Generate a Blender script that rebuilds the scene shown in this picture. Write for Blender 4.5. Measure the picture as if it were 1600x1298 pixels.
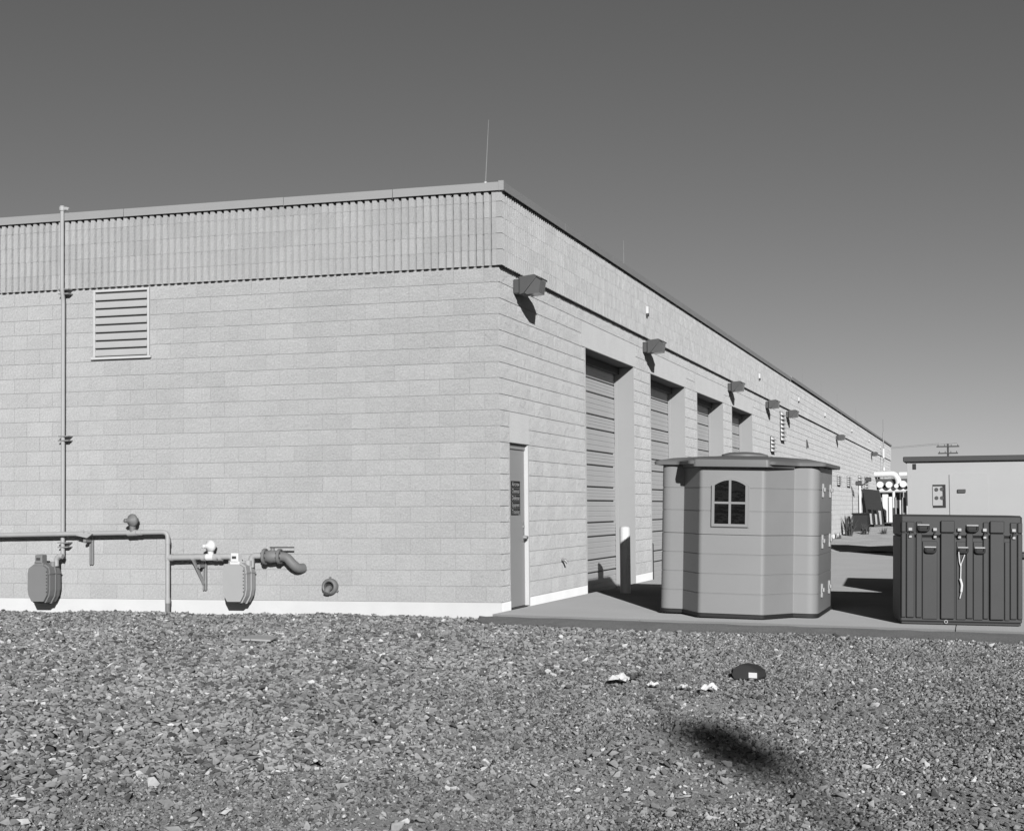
import bpy, math, random
import numpy as np
from mathutils import Vector, Matrix

random.seed(7); rng = np.random.default_rng(7)
scene = bpy.context.scene
for o in list(bpy.data.objects): bpy.data.objects.remove(o)
C = scene.collection

# ------------------------------------------------------------------ camera
F_PX, CX, CY = 2432.33, 784.98, 704.16          # photo is 1600 x 1298
YAW, PITCH, ROLL = -0.29633, 0.037138, -0.0084043
CAM = Vector((5.77145, -18.81481, 1.18429))
fw = Vector((math.sin(YAW)*math.cos(PITCH), math.cos(YAW)*math.cos(PITCH), math.sin(PITCH)))
rt = Vector((math.cos(YAW), -math.sin(YAW), 0)); up = rt.cross(fw)
r_ = math.cos(ROLL)*rt + math.sin(ROLL)*up; u_ = -math.sin(ROLL)*rt + math.cos(ROLL)*up
cam_d = bpy.data.cameras.new('camera'); cam = bpy.data.objects.new('camera', cam_d); C.objects.link(cam)
cam.matrix_world = Matrix(((r_.x, u_.x, -fw.x, CAM.x), (r_.y, u_.y, -fw.y, CAM.y), (r_.z, u_.z, -fw.z, CAM.z), (0, 0, 0, 1)))
cam_d.sensor_fit = 'HORIZONTAL'; cam_d.sensor_width = 36.0; cam_d.lens = F_PX/1600*36
cam_d.shift_x = (800-CX)/1600; cam_d.shift_y = (CY-649)/1600
cam_d.clip_start = 0.1; cam_d.clip_end = 6000
scene.camera = cam

# ------------------------------------------------------------------ sky, sun, exposure (black-and-white film: everything neutral)
SUN_EL, SUN_PHI = math.radians(18.0), math.radians(66.0)
S = Vector((math.cos(SUN_PHI)*math.cos(SUN_EL), -math.sin(SUN_PHI)*math.cos(SUN_EL), math.sin(SUN_EL)))
w = bpy.data.worlds.new('World'); scene.world = w; w.use_nodes = True
nt = w.node_tree; nt.nodes.clear()
sky = nt.nodes.new('ShaderNodeTexSky'); sky.sky_type = 'NISHITA'; sky.sun_disc = False
sky.sun_elevation = SUN_EL; sky.sun_rotation = math.atan2(S.x, S.y); sky.altitude = 900; sky.air_density = 1.0; sky.dust_density = 0.6; sky.ozone_density = 1.5
sep = nt.nodes.new('ShaderNodeSeparateColor'); bg = nt.nodes.new('ShaderNodeBackground'); wo = nt.nodes.new('ShaderNodeOutputWorld')
nt.links.new(sky.outputs[0], sep.inputs[0]); nt.links.new(sep.outputs[0], bg.inputs[0])   # red-filtered film: the red channel
bg.inputs[1].default_value = 0.050
nt.links.new(bg.outputs[0], wo.inputs[0])
sd = bpy.data.lights.new('sun', 'SUN'); sd.energy = 5.0; sd.angle = math.radians(0.53); sd.color = (1, 1, 1)
so = bpy.data.objects.new('sun', sd); C.objects.link(so)
so.rotation_euler = S.to_track_quat('Z', 'Y').to_euler()
vs = scene.view_settings; vs.view_transform = 'Standard'; vs.look = 'None'; vs.gamma = 1; vs.use_curve_mapping = False; vs.exposure = 0.24

# ------------------------------------------------------------------ pixel -> place (distance comes from the surface touched)
def ray(x, y): return ((x-CX)/F_PX)*r_ - ((y-CY)/F_PX)*u_ + fw
def on(x, y, axis, val):
    d = ray(x, y); return CAM + d*((val-CAM[axis])/d[axis])
def apron_z(x, y): return -0.115 - 0.02*max(0, x) - 0.003*max(0, min(y, 60))
def on_apron(x, y, dz=0):
    n = Vector((.02, .003, 1)); d = ray(x, y); return CAM + d*((-0.115+dz - n.dot(CAM))/n.dot(d))
def ground_z(x, y):
    sx = max(0., x); z = -0.172 - 0.02*min(sx, 12) - 0.003*max(0, min(y, 60))
    return z

# ------------------------------------------------------------------ materials
ALB = .72                                # sun 5 and +0.24 stops: real albedos lie this much below the first estimates
def nodes_of(name):
    m = bpy.data.materials.new(name); m.use_nodes = True
    return m, m.node_tree, m.node_tree.nodes, m.node_tree.links
def vary(nt, n, l, base, var, scale, rnd=None, rvar=0.0, fine=0.0, fine_scale=120, stretch=None):
    """grey value = base * (1 + cloud noise*var + per-piece random*rvar + fine speckle)"""
    tc = n.new('ShaderNodeNewGeometry') if False else n.new('ShaderNodeTexCoord')
    vec = tc.outputs['Object']
    if rnd == 'object': # objects share meshes: shift the pattern by place
        g = n.new('ShaderNodeNewGeometry'); vec = g.outputs['Position']
    if stretch:
        mp = n.new('ShaderNodeMapping'); mp.inputs['Scale'].default_value = stretch; l.new(vec, mp.inputs[0]); vec = mp.outputs[0]
    t = n.new('ShaderNodeTexNoise'); t.inputs['Scale'].default_value = scale; t.inputs['Detail'].default_value = 6; l.new(vec, t.inputs['Vector'])
    def mth(op, a, b):
        k = n.new('ShaderNodeMath'); k.operation = op
        for i, v in enumerate((a, b)):
            if isinstance(v, (int, float)): k.inputs[i].default_value = v
            else: l.new(v, k.inputs[i])
        return k.outputs[0]
    f = mth('MULTIPLY', mth('SUBTRACT', t.outputs[0], 0.5), 2*var)
    if fine:
        t2 = n.new('ShaderNodeTexNoise'); t2.inputs['Scale'].default_value = fine_scale; t2.inputs['Detail'].default_value = 3; l.new(vec, t2.inputs['Vector'])
        f = mth('ADD', f, mth('MULTIPLY', mth('SUBTRACT', t2.outputs[0], 0.5), 2*fine))
    if rnd:
        if rnd == 'object': r = n.new('ShaderNodeObjectInfo').outputs['Random']
        else: r = n.new('ShaderNodeNewGeometry').outputs['Random Per Island']
        f = mth('ADD', f, mth('MULTIPLY', mth('SUBTRACT', r, 0.5), 2*rvar))
    return mth('MULTIPLY', mth('ADD', f, 1.0), base*ALB), vec
def rough_mat(name, base, var=.1, scale=3, rnd=None, rvar=0, fine=.1, fine_scale=60, bump=.4, bump_scale=40, bump_d=.02, stretch=None):
    m, nt, n, l = nodes_of(name); n.clear()
    v, vec = vary(nt, n, l, base, var, scale, rnd, rvar, fine, fine_scale, stretch)
    d = n.new('ShaderNodeBsdfDiffuse'); d.inputs['Roughness'].default_value = 1.0
    o = n.new('ShaderNodeOutputMaterial'); l.new(v, d.inputs[0]); l.new(d.outputs[0], o.inputs[0])
    if bump:
        t = n.new('ShaderNodeTexNoise'); t.inputs['Scale'].default_value = bump_scale; t.inputs['Detail'].default_value = 8; t.inputs['Roughness'].default_value = .65
        l.new(vec, t.inputs['Vector'])
        b = n.new('ShaderNodeBump'); b.inputs['Strength'].default_value = bump; b.inputs['Distance'].default_value = bump_d
        l.new(t.outputs[0], b.inputs['Height']); l.new(b.outputs[0], d.inputs['Normal'])
    return m
def paint(name, base, rough=.5, var=.08, scale=4, fine=.03, metal=0, spec=.4, bump=.06, bump_scale=80, stretch=None, rnd=None, rvar=0):
    m, nt, n, l = nodes_of(name); p = n['Principled BSDF']
    v, vec = vary(nt, n, l, base, var, scale, rnd, rvar, fine, 90, stretch)
    l.new(v, p.inputs['Base Color']); p.inputs['Roughness'].default_value = rough; p.inputs['Metallic'].default_value = metal
    p.inputs['Specular IOR Level'].default_value = spec
    if bump:
        t = n.new('ShaderNodeTexNoise'); t.inputs['Scale'].default_value = bump_scale; t.inputs['Detail'].default_value = 4; l.new(vec, t.inputs['Vector'])
        b = n.new('ShaderNodeBump'); b.inputs['Strength'].default_value = bump; b.inputs['Distance'].default_value = .01
        l.new(t.outputs[0], b.inputs['Height']); l.new(b.outputs[0], p.inputs['Normal'])
    return m
M = {}
M['block'] = rough_mat('split_face_block', .47, .09, 2.2, 'object', .038, .26, 44, .75, 30, .038)
M['block_i'] = rough_mat('split_face_block_far', .485, .09, 2.2, 'island', .038, .26, 44, .62, 30, .036)
M['rib'] = rough_mat('ribbed_block', .47, .08, 2.2, 'object', .06, .16, 70, .6, 45, .025)
M['rib_i'] = rough_mat('ribbed_block_far', .47, .08, 2.2, 'island', .06, .16, 70, .6, 45, .025)
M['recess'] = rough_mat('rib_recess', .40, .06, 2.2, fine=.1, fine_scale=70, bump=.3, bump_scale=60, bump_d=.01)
M['mortar'] = rough_mat('mortar', .42, .15, 3, fine=.15, bump=.3)
M['lintel'] = rough_mat('lintel_block', .445, .09, 2.2, fine=.2, fine_scale=48, bump=.4, bump_scale=34, bump_d=.03)
M['base'] = rough_mat('white_base_paint', .70, .09, 2.5, fine=.03, bump=.15, bump_scale=60, bump_d=.008)
M['coping'] = paint('coping_metal', .34, .55, .07, 1.5, .02, spec=.3)
M['jamb'] = rough_mat('jamb_paint', .42, .05, 1.5, fine=.02, bump=.03)
M['rollup'] = paint('rollup_door', .68, .6, .06, 1.2, .03, spec=.25)
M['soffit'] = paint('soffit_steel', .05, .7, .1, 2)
M['door'] = paint('entrance_door_paint', .46, .55, .05, 1.5, .02, spec=.3)
M['slatpaint'] = paint('slat_paint', .46, .5, .06, 4, .03)
M['framepaint'] = paint('frame_paint', .60, .5, .06, 4, .03)
M['latch'] = paint('latch_plastic', .42, .5, .06, 6)
M['yard'] = None
M['white'] = paint('white_paint', .75, .5, .06, 4, .03)
M['dark'] = paint('dark_steel', .06, .55, .15, 6)
M['black'] = paint('black_rubber', .02, .7, .2, 6)
M['lampgrey'] = paint('lamp_bronze', .085, .5, .08, 6, spec=.35)
M['lampglass'] = paint('lamp_lens', .12, .2, .12, 8, spec=.5)
M['pipe'] = paint('pipe_paint', .42, .55, .12, 5, .06)
M['pipedark'] = paint('pipe_weathered', .20, .6, .2, 6, .08)
M['meter'] = paint('meter_paint', .41, .5, .05, 4, .03)
M['meterdark'] = paint('meter_grey', .22, .5, .1, 5, .03)
M['regw'] = paint('regulator_white', .78, .45, .05, 5)
M['galv'] = paint('galvanised', .35, .45, .12, 8, metal=.3)
M['shed'] = paint('shed_plastic', .285, .5, .07, 2, .02, spec=.35, bump=.05, bump_scale=150)
M['roof'] = paint('shed_roof_plastic', .18, .5, .05, 3, .02, spec=.35, bump=.05, bump_scale=150)
M['case'] = paint('case_plastic', .050, .55, .12, 3, .06, spec=.3, bump=.08, bump_scale=200)
M['rack'] = paint('rack_white', .78, .45, .05, 3)
M['cont'] = paint('container_paint', .43, .55, .05, 1.2, .02, spec=.3)
M['controof'] = paint('container_roof', .06, .7, .1, 2)
M['rust'] = paint('weathered_wood', .08, .8, .25, 8)
M['pave'] = rough_mat('concrete', .28, .12, .8, fine=.08, fine_scale=40, bump=.12, bump_scale=60, bump_d=.01)
M['asph'] = rough_mat('asphalt', .13, .25, 1.6, fine=.35, fine_scale=45, bump=.6, bump_scale=60, bump_d=.02)
M['soil'] = rough_mat('gravel_bed', .42, .22, .9, fine=.5, fine_scale=55, bump=.9, bump_scale=60, bump_d=.05)
M['yard'] = rough_mat('yard_gravel', .30, .3, .9, fine=.5, fine_scale=20, bump=.6, bump_scale=14, bump_d=.05)
M['paper'] = paint('paper', .80, .8, .05, 6, spec=.1)
M['weed'] = rough_mat('dry_weed', .11, .2, 6, bump=0)
def stone_mat(name, lo, mid, hi):
    m, nt, n, l = nodes_of(name); n.clear()
    g = n.new('ShaderNodeNewGeometry'); cr = n.new('ShaderNodeValToRGB')
    e = cr.color_ramp.elements
    e[0].position = 0; e[0].color = (lo, lo, lo, 1); e[1].position = 1; e[1].color = (hi, hi, hi, 1)
    for p_, v in ((.45, mid), (.93, mid*1.45)):
        x = e.new(p_); x.color = (v, v, v, 1)
    l.new(g.outputs['Random Per Island'], cr.inputs[0])
    t = n.new('ShaderNodeTexNoise'); t.inputs['Scale'].default_value = 60; t.inputs['Detail'].default_value = 4
    l.new(g.outputs['Position'], t.inputs['Vector'])
    t2 = n.new('ShaderNodeTexNoise'); t2.inputs['Scale'].default_value = .8; t2.inputs['Detail'].default_value = 5
    l.new(g.outputs['Position'], t2.inputs['Vector'])
    a = n.new('ShaderNodeMath'); a.operation = 'MULTIPLY_ADD'; a.inputs[1].default_value = .5; a.inputs[2].default_value = .75; l.new(t.outputs[0], a.inputs[0])
    a2 = n.new('ShaderNodeMath'); a2.operation = 'MULTIPLY_ADD'; a2.inputs[1].default_value = .9; a2.inputs[2].default_value = .55; l.new(t2.outputs[0], a2.inputs[0])
    a3 = n.new('ShaderNodeMath'); a3.operation = 'MULTIPLY'; l.new(a.outputs[0], a3.inputs[0]); l.new(a2.outputs[0], a3.inputs[1])
    mx = n.new('ShaderNodeVectorMath'); mx.operation = 'SCALE'; l.new(cr.outputs[0], mx.inputs[0]); l.new(a3.outputs[0], mx.inputs['Scale'])
    d = n.new('ShaderNodeBsdfDiffuse'); d.inputs['Roughness'].default_value = .8
    o = n.new('ShaderNodeOutputMaterial'); l.new(mx.outputs[0], d.inputs[0]); l.new(d.outputs[0], o.inputs[0])
    return m
M['stone'] = stone_mat('gravel_stone', .055, .175, .48)
M['stone2'] = stone_mat('fine_gravel_stone', .036, .160, .46)
def glass_mat(name, v, rough):
    m, nt, n, l = nodes_of(name); p = n['Principled BSDF']
    t = n.new('ShaderNodeTexNoise'); t.inputs['Scale'].default_value = 3
    a = n.new('ShaderNodeMath'); a.operation = 'MULTIPLY_ADD'; a.inputs[1].default_value = v*.5; a.inputs[2].default_value = v*.75
    l.new(t.outputs[0], a.inputs[0]); l.new(a.outputs[0], p.inputs['Base Color'])
    p.inputs['Roughness'].default_value = rough; p.inputs['Specular IOR Level'].default_value = .25
    b = n.new('ShaderNodeBump'); b.inputs['Strength'].default_value = .15; b.inputs['Distance'].default_value = .02; l.new(t.outputs[0], b.inputs['Height']); l.new(b.outputs[0], p.inputs['Normal'])
    return m
M['pane'] = glass_mat('dark_pane', .006, .08)

# ------------------------------------------------------------------ mesh builder
class MB:
    def __init__(s): s.v = []; s.f = []; s.smooth = False
    def add(s, vs, fs):
        k = len(s.v); s.v += [tuple(a) for a in vs]; s.f += [tuple(i+k for i in f) for f in fs]; return s
    def box(s, x0, x1, y0, y1, z0, z1):
        return s.add([(x0,y0,z0),(x1,y0,z0),(x1,y1,z0),(x0,y1,z0),(x0,y0,z1),(x1,y0,z1),(x1,y1,z1),(x0,y1,z1)],
                     [(0,3,2,1),(4,5,6,7),(0,1,5,4),(1,2,6,5),(2,3,7,6),(3,0,4,7)])
    def bbox(s, x0, x1, y0, y1, z0, z1, b=.006):
        """box with chamfered edges"""
        b = min(b, .45*(x1-x0), .45*(y1-y0), .45*(z1-z0)); vs = []
        def idx(): return len(vs)
        P = {}
        for i, x in enumerate((x0, x1)):
            for j, y in enumerate((y0, y1)):
                for k, z in enumerate((z0, z1)):
                    dx = b if i == 0 else -b; dy = b if j == 0 else -b; dz = b if k == 0 else -b
                    P[i,j,k,'x'] = idx(); vs.append((x, y+dy, z+dz))
                    P[i,j,k,'y'] = idx(); vs.append((x+dx, y, z+dz))
                    P[i,j,k,'z'] = idx(); vs.append((x+dx, y+dy, z))
        fs = []
        fs += [(P[0,0,0,'x'],P[0,0,1,'x'],P[0,1,1,'x'],P[0,1,0,'x']), (P[1,0,0,'x'],P[1,1,0,'x'],P[1,1,1,'x'],P[1,0,1,'x'])]
        fs += [(P[0,0,0,'y'],P[1,0,0,'y'],P[1,0,1,'y'],P[0,0,1,'y']), (P[0,1,0,'y'],P[0,1,1,'y'],P[1,1,1,'y'],P[1,1,0,'y'])]
        fs += [(P[0,0,0,'z'],P[0,1,0,'z'],P[1,1,0,'z'],P[1,0,0,'z']), (P[0,0,1,'z'],P[1,0,1,'z'],P[1,1,1,'z'],P[0,1,1,'z'])]
        for a in (0, 1):
            for c in (0, 1):
                fs.append((P[a,c,0,'x'],P[a,c,1,'x'],P[a,c,1,'y'],P[a,c,0,'y']))
                fs.append((P[a,0,c,'x'],P[a,1,c,'x'],P[a,1,c,'z'],P[a,0,c,'z']))
                fs.append((P[0,a,c,'y'],P[1,a,c,'y'],P[1,a,c,'z'],P[0,a,c,'z']))
                for k in (0, 1): fs.append((P[a,c,k,'x'],P[a,c,k,'y'],P[a,c,k,'z']))
        return s.add(vs, fs)
    def prism(s, poly, a, b, ax):
        """poly: 2-D outline; ax 'x': (y,z) outline along x, 'y': (x,z), 'z': (x,y)"""
        def pt(q, t): return {'x': (t, q[0], q[1]), 'y': (q[0], t, q[1]), 'z': (q[0], q[1], t)}[ax]
        n = len(poly); vs = [pt(q, a) for q in poly]+[pt(q, b) for q in poly]
        fs = [tuple(range(n))[::-1], tuple(range(n, 2*n))]+[(i, (i+1) % n, n+(i+1) % n, n+i) for i in range(n)]
        return s.add(vs, fs)
    def tube(s, pts, r, n=14, cap=True, bend=0, taper=None):
        pts = [Vector(p) for p in pts]
        if bend:
            q = [pts[0]]
            for a, b_, c in zip(pts, pts[1:], pts[2:]):
                d1 = (a-b_); d2 = (c-b_); k = min(bend, d1.length*.49, d2.length*.49)
                A = b_+d1.normalized()*k; B = b_+d2.normalized()*k
                for i in range(7):
                    t = i/6; q.append(A*(1-t)**2+b_*2*t*(1-t)+B*t*t)
            pts = q+[pts[-1]]
        k = len(s.v); m = len(pts); up_ = None
        for i, p in enumerate(pts):
            t = (pts[min(i+1, m-1)]-pts[max(i-1, 0)]).normalized()
            if up_ is None: up_ = t.orthogonal().normalized()
            up_ = (up_-t*up_.dot(t)).normalized(); sd_ = t.cross(up_)
            rr = r if taper is None else r*(1+(taper-1)*i/(m-1))
            for j in range(n):
                a = 2*math.pi*j/n; s.v.append(tuple(p+up_*rr*math.cos(a)+sd_*rr*math.sin(a)))
        for i in range(m-1):
            for j in range(n): s.f.append((k+i*n+j, k+i*n+(j+1) % n, k+(i+1)*n+(j+1) % n, k+(i+1)*n+j))
        if cap: s.f.append(tuple(range(k, k+n))[::-1]); s.f.append(tuple(range(k+(m-1)*n, k+m*n)))
        s.smooth = True
        return s
    def lathe(s, prof, origin, axis, n=20):
        """prof: (distance along axis, radius)"""
        axis = Vector(axis).normalized(); e1 = axis.orthogonal().normalized(); e2 = axis.cross(e1); o = Vector(origin); k = len(s.v)
        for d, r in prof:
            for j in range(n):
                a = 2*math.pi*j/n; s.v.append(tuple(o+axis*d+(e1*math.cos(a)+e2*math.sin(a))*max(r, 1e-4)))
        for i in range(len(prof)-1):
            for j in range(n): s.f.append((k+i*n+j, k+i*n+(j+1) % n, k+(i+1)*n+(j+1) % n, k+(i+1)*n+j))
        s.f.append(tuple(range(k, k+n))[::-1]); s.f.append(tuple(range(k+(len(prof)-1)*n, k+len(prof)*n)))
        s.smooth = True
        return s
    def mesh(s, name, mat):
        m = bpy.data.meshes.new(name); m.from_pydata(s.v, [], s.f); m.update()
        if mat: m.materials.append(M[mat] if isinstance(mat, str) else mat)
        if s.smooth:
            m.polygons.foreach_set('use_smooth', [True]*len(m.polygons)); m.set_sharp_from_angle(angle=math.radians(38))
        return m
    def build(s, name, mat, parent=None, loc=None, rot=None):
        return link(name, s.mesh(name, mat), parent, loc, rot)
def link(name, mesh, parent=None, loc=None, rot=None):
    o = bpy.data.objects.new(name, mesh); C.objects.link(o); o.parent = parent
    if loc is not None: o.location = loc
    if rot is not None: o.rotation_euler = rot
    return o
def tag(o, label=None, cat=None, group=None, kind=None):
    if label: o['label'] = label
    if cat: o['category'] = cat
    if group: o['group'] = group
    if kind: o['kind'] = kind
    return o
def thing(name, label, cat, loc=(0, 0, 0), rz=0, group=None):
    return tag(link(name, None, None, loc, (0, 0, rz)), label, cat, group)
def copy_tree(o, parent=None):
    c = o.copy(); C.objects.link(c); c.parent = parent
    for k in list(o.children): copy_tree(k, c)
    return c

# ================================================================== ground
def grid_sheet(xs, ys, zf):
    b = MB(); nx = len(xs)
    b.v = [(x, y, zf(x, y)) for y in ys for x in xs]
    b.f = [(j*nx+i, j*nx+i+1, (j+1)*nx+i+1, (j+1)*nx+i) for j in range(len(ys)-1) for i in range(nx-1)]
    return b
def lump(x, y):
    return .022*math.sin(1.3*x+.7*y)*math.sin(.9*y-.4*x+1)+.012*math.sin(3.1*x-1.2*y+2)*math.sin(2.6*y+.8*x)
def terrain(x, y):
    z = ground_z(x, y)-.02
    if y < -.6: z += lump(x, y)*min(1, (-.6-y)/1.0)
    elif x < -.2 and y < .2: z += .012*math.sin(2.1*x)+.008*math.sin(5.3*x+1)
    if y > -.9 and x > -.1: z -= .06
    return z
xs = [-3000, -800, -200, -60, -30]+[-20+.4*i for i in range(101)]+[26, 40, 70, 200, 800, 3000]
ys = [-3000, -800, -200, -80, -40]+[-24+.4*i for i in range(66)]+[6, 12, 20, 30, 40, 60, 100, 200, 800, 3000]
tag(grid_sheet(xs, ys, terrain).build('ground', 'soil'), kind='structure')

# loose stones: real chips lying on the bed
def stones(name, n, area, size, flat, tilt, keep, mat, label, cat):
    xs_ = rng.uniform(area[0], area[1], n); ys_ = rng.uniform(area[2], area[3], n)
    k = keep(xs_, ys_); xs_, ys_ = xs_[k], ys_[k]; n = len(xs_)
    zs = np.array([terrain(a, b) for a, b in zip(xs_, ys_)])
    s = np.minimum(np.exp(rng.normal(math.log(size), .42, n)), size*2.2)*np.where(rng.random(n) < .002, 1.5, 1.0)
    if size < .02: s *= np.interp(ys_, [-14, -8], [.68, 1.0])
    T = np.array([(1,0,0),(0,1,0),(-1,0,0),(0,-1,0),(0,0,1),(0,0,-1)], float)
    V = T[None]*rng.uniform(.65, 1.1, (n, 6, 1)) + rng.uniform(-.38, .38, (n, 6, 3)); V *= s[:, None, None]*.72
    V[:, :, 1] *= rng.uniform(.6, 1.0, n)[:, None]; V[:, :, 2] *= (flat*rng.uniform(.6, 1.5, n))[:, None]
    a = rng.uniform(0, 2*np.pi, n); tx = rng.normal(0, tilt, n); ty = rng.normal(0, tilt, n)
    x, y, z = V[:, :, 0].copy(), V[:, :, 1].copy(), V[:, :, 2].copy()
    c, d = np.cos(tx)[:, None], np.sin(tx)[:, None]; y, z = y*c-z*d, y*d+z*c
    c, d = np.cos(ty)[:, None], np.sin(ty)[:, None]; x, z = x*c+z*d, -x*d+z*c
    c, d = np.cos(a)[:, None], np.sin(a)[:, None]; x, y = x*c-y*d, x*d+y*c
    up_ = s*(.10+.35*rng.random(n)**2)
    P = np.stack([x+xs_[:, None], y+ys_[:, None], z+(zs+up_)[:, None]], -1).reshape(-1, 3)
    Fq = np.array([(0,1,4),(1,2,4),(2,3,4),(3,0,4),(1,0,5),(2,1,5),(3,2,5),(0,3,5)])
    F = (Fq[None]+6*np.arange(n)[:, None, None]).reshape(-1)
    m = bpy.data.meshes.new(name); m.vertices.add(6*n); m.vertices.foreach_set('co', P.ravel().astype(np.float32))
    m.loops.add(len(F)); m.loops.foreach_set('vertex_index', F.astype(np.int32))
    m.polygons.add(8*n); m.polygons.foreach_set('loop_start', np.arange(0, 24*n, 3, dtype=np.int32)); 
    m.update(calc_edges=True); m.validate(); m.materials.append(M[mat])
    return tag(link(name, m), label, cat, kind='stuff')
def in_view(x, y, pad=1.2):
    dx, dy = x-CAM.x, y-CAM.y
    dep = dx*fw.x+dy*fw.y; lat = dx*rt.x+dy*rt.y
    return (dep > 4.5) & (lat > -dep*.323-pad) & (lat < dep*.335+pad)
def strip_y(x): return -1.15-.07*np.sin(1.1*x)-.05*np.sin(2.7*x+1)
def coarse_w(x, y): return 1/(1+np.exp((x-2.0-.45*np.sin(y*1.1)-.12*(y+6))/.35))
def keep_c(x, y): return in_view(x, y) & (rng.random(len(x)) < .06+.94*coarse_w(x, y)) & ((y < strip_y(x)) | (x < -.25)) & (y < -.03)
def worn(x, y):                          # trodden patches with little loose stone
    v = np.sin(1.7*x+.9*y+.6)*np.sin(1.3*y-.8*x+2.1)+.5*np.sin(3.3*x-2.0*y)*np.sin(2.9*y+1.1*x+.7)
    return np.clip((v+.10)/.5, 0, 1)*np.clip((x-1.9)/1.2, 0, 1)*np.clip((-3.5-y)/2.5, .25, 1)
def keep_f(x, y):
    r = rng.random(len(x))
    gr = (y < strip_y(x)+.25*rng.random(len(x))**3) | (x < -.25)
    return in_view(x, y) & (r < (1.06-coarse_w(x, y))*(1-.80*worn(x, y))) & (gr | (r < .05)) & (y < -.03) & (gr | (y < -.5))
stones('gravel', 540000, (-13, 8, -14.6, 0), .0285, .42, .38, keep_c, 'stone', 'coarse flaky gravel in front of the blank block wall', 'gravel')
stones('gravel', 700000, (-1, 12, -14.6, 0), .0148, .60, .55, keep_f, 'stone2', 'fine grey gravel in front of the plastic shed and case', 'gravel')

# concrete apron: slabs on a bed
apron = MB()
apron.v = [(x, y, apron_z(x, y)-.09) for y in (-.42, 31) for x in (.0, 26)]; apron.f = [(0, 1, 3, 2)]
apron = tag(apron.build('apron', 'mortar'), kind='structure')
sx = [.004, 1.86, 5.5, 9.2, 13, 17, 26]; sy = [-.40, 3.9, 8.6, 13.4, 18.3, 23.4, 28, 30.5]
for i in range(len(sx)-1):
    for j in range(len(sy)-1):
        x0, x1, y0, y1 = sx[i], sx[i+1]-.012, sy[j], sy[j+1]-.012
        b = MB(); q = [(x0, y0), (x1, y0), (x1, y1), (x0, y1)]
        b.add([(x, y, apron_z(x, y)-.08) for x, y in q]+[(x, y, apron_z(x, y)) for x, y in q],
              [(0,3,2,1),(4,5,6,7),(0,1,5,4),(1,2,6,5),(2,3,7,6),(3,0,4,7)])
        b.build('slab', 'pave', apron)
# asphalt strip between gravel and apron
N = 90; b = MB(); xs = [-.16+(18.16)*(i/N)**1.15 for i in range(N+1)]
for i, x in enumerate(xs):
    e = min(1, (x+.16)/.35)**.5
    y0 = -.45+(float(strip_y(x))+.45)*e-.03*random.random(); y1 = -.425
    z = apron_z(x, -.4)
    for t, dz in ((0, -.12), (.06, -.045), (.5, -.025), (.9, -.02), (1, -.025)):
        b.v.append((x, y0+(y1-y0)*t, z+dz+random.uniform(-.006, .006)))
b.f = [(i*5+j, (i+1)*5+j, (i+1)*5+j+1, i*5+j+1) for i in range(N) for j in range(4)]
tag(b.build('asphalt_strip', 'asph'), kind='structure')
# raised gravel pad at the far end of the yard
b = MB(); px = [.02, 1.0, 3, 6, 9]; 
b = grid_sheet([.02+.7*i for i in range(14)], [31.2, 31.8, 33, 36, 40, 44, 48, 52, 55, 57.5, 60, 70, 90, 110], lambda x, y: apron_z(x, 30)+ (0 if y < 31.5 else .06)+max(0, min(1, (y-50)/9))*.30+.03*math.sin(3*x+y))
tag(b.build('yard_gravel', 'yard'), kind='structure')

# ================================================================== the building
CO, BL = .2032, .4064
bld = thing('building', 'long flat-roofed concrete block building with ribbed parapet and four bay doors', 'building', (0, 0, 0))
bays = [(4.50, 8.03), (9.49, 13.02), (14.49, 18.06), (19.46, 23.05)]
DOOR = (.4064, 1.315); YEND, XEND = 92.0, -16.0
ZT = 5.2
# wall cores (mortar) with openings
wl = MB().box(XEND, -.014, .0085, .34, -.6, ZT).build('wall', 'mortar', bld)
wr = MB()
edges = [DOOR]+bays; y = .010
for a, c in edges+[(YEND, YEND)]:
    wr.box(-.34, -.0085, y+(.332 if y < .1 else 0), a, -.6, ZT); y = c
wr.box(-.34, -.0085, DOOR[0], DOOR[1], 10*CO, ZT)
for a, c in bays: wr.box(-.34, -.0085, a, c, 18*CO, ZT)
wr = wr.build('wall', 'mortar', bld)
MB().box(XEND, -.30, .30, YEND, 5.0, 5.12).build('roof', 'soffit', bld)
MB().box(XEND, -.34, YEND-.3, YEND, -.6, 5.0).build('end_wall', 'mortar', bld)

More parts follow.
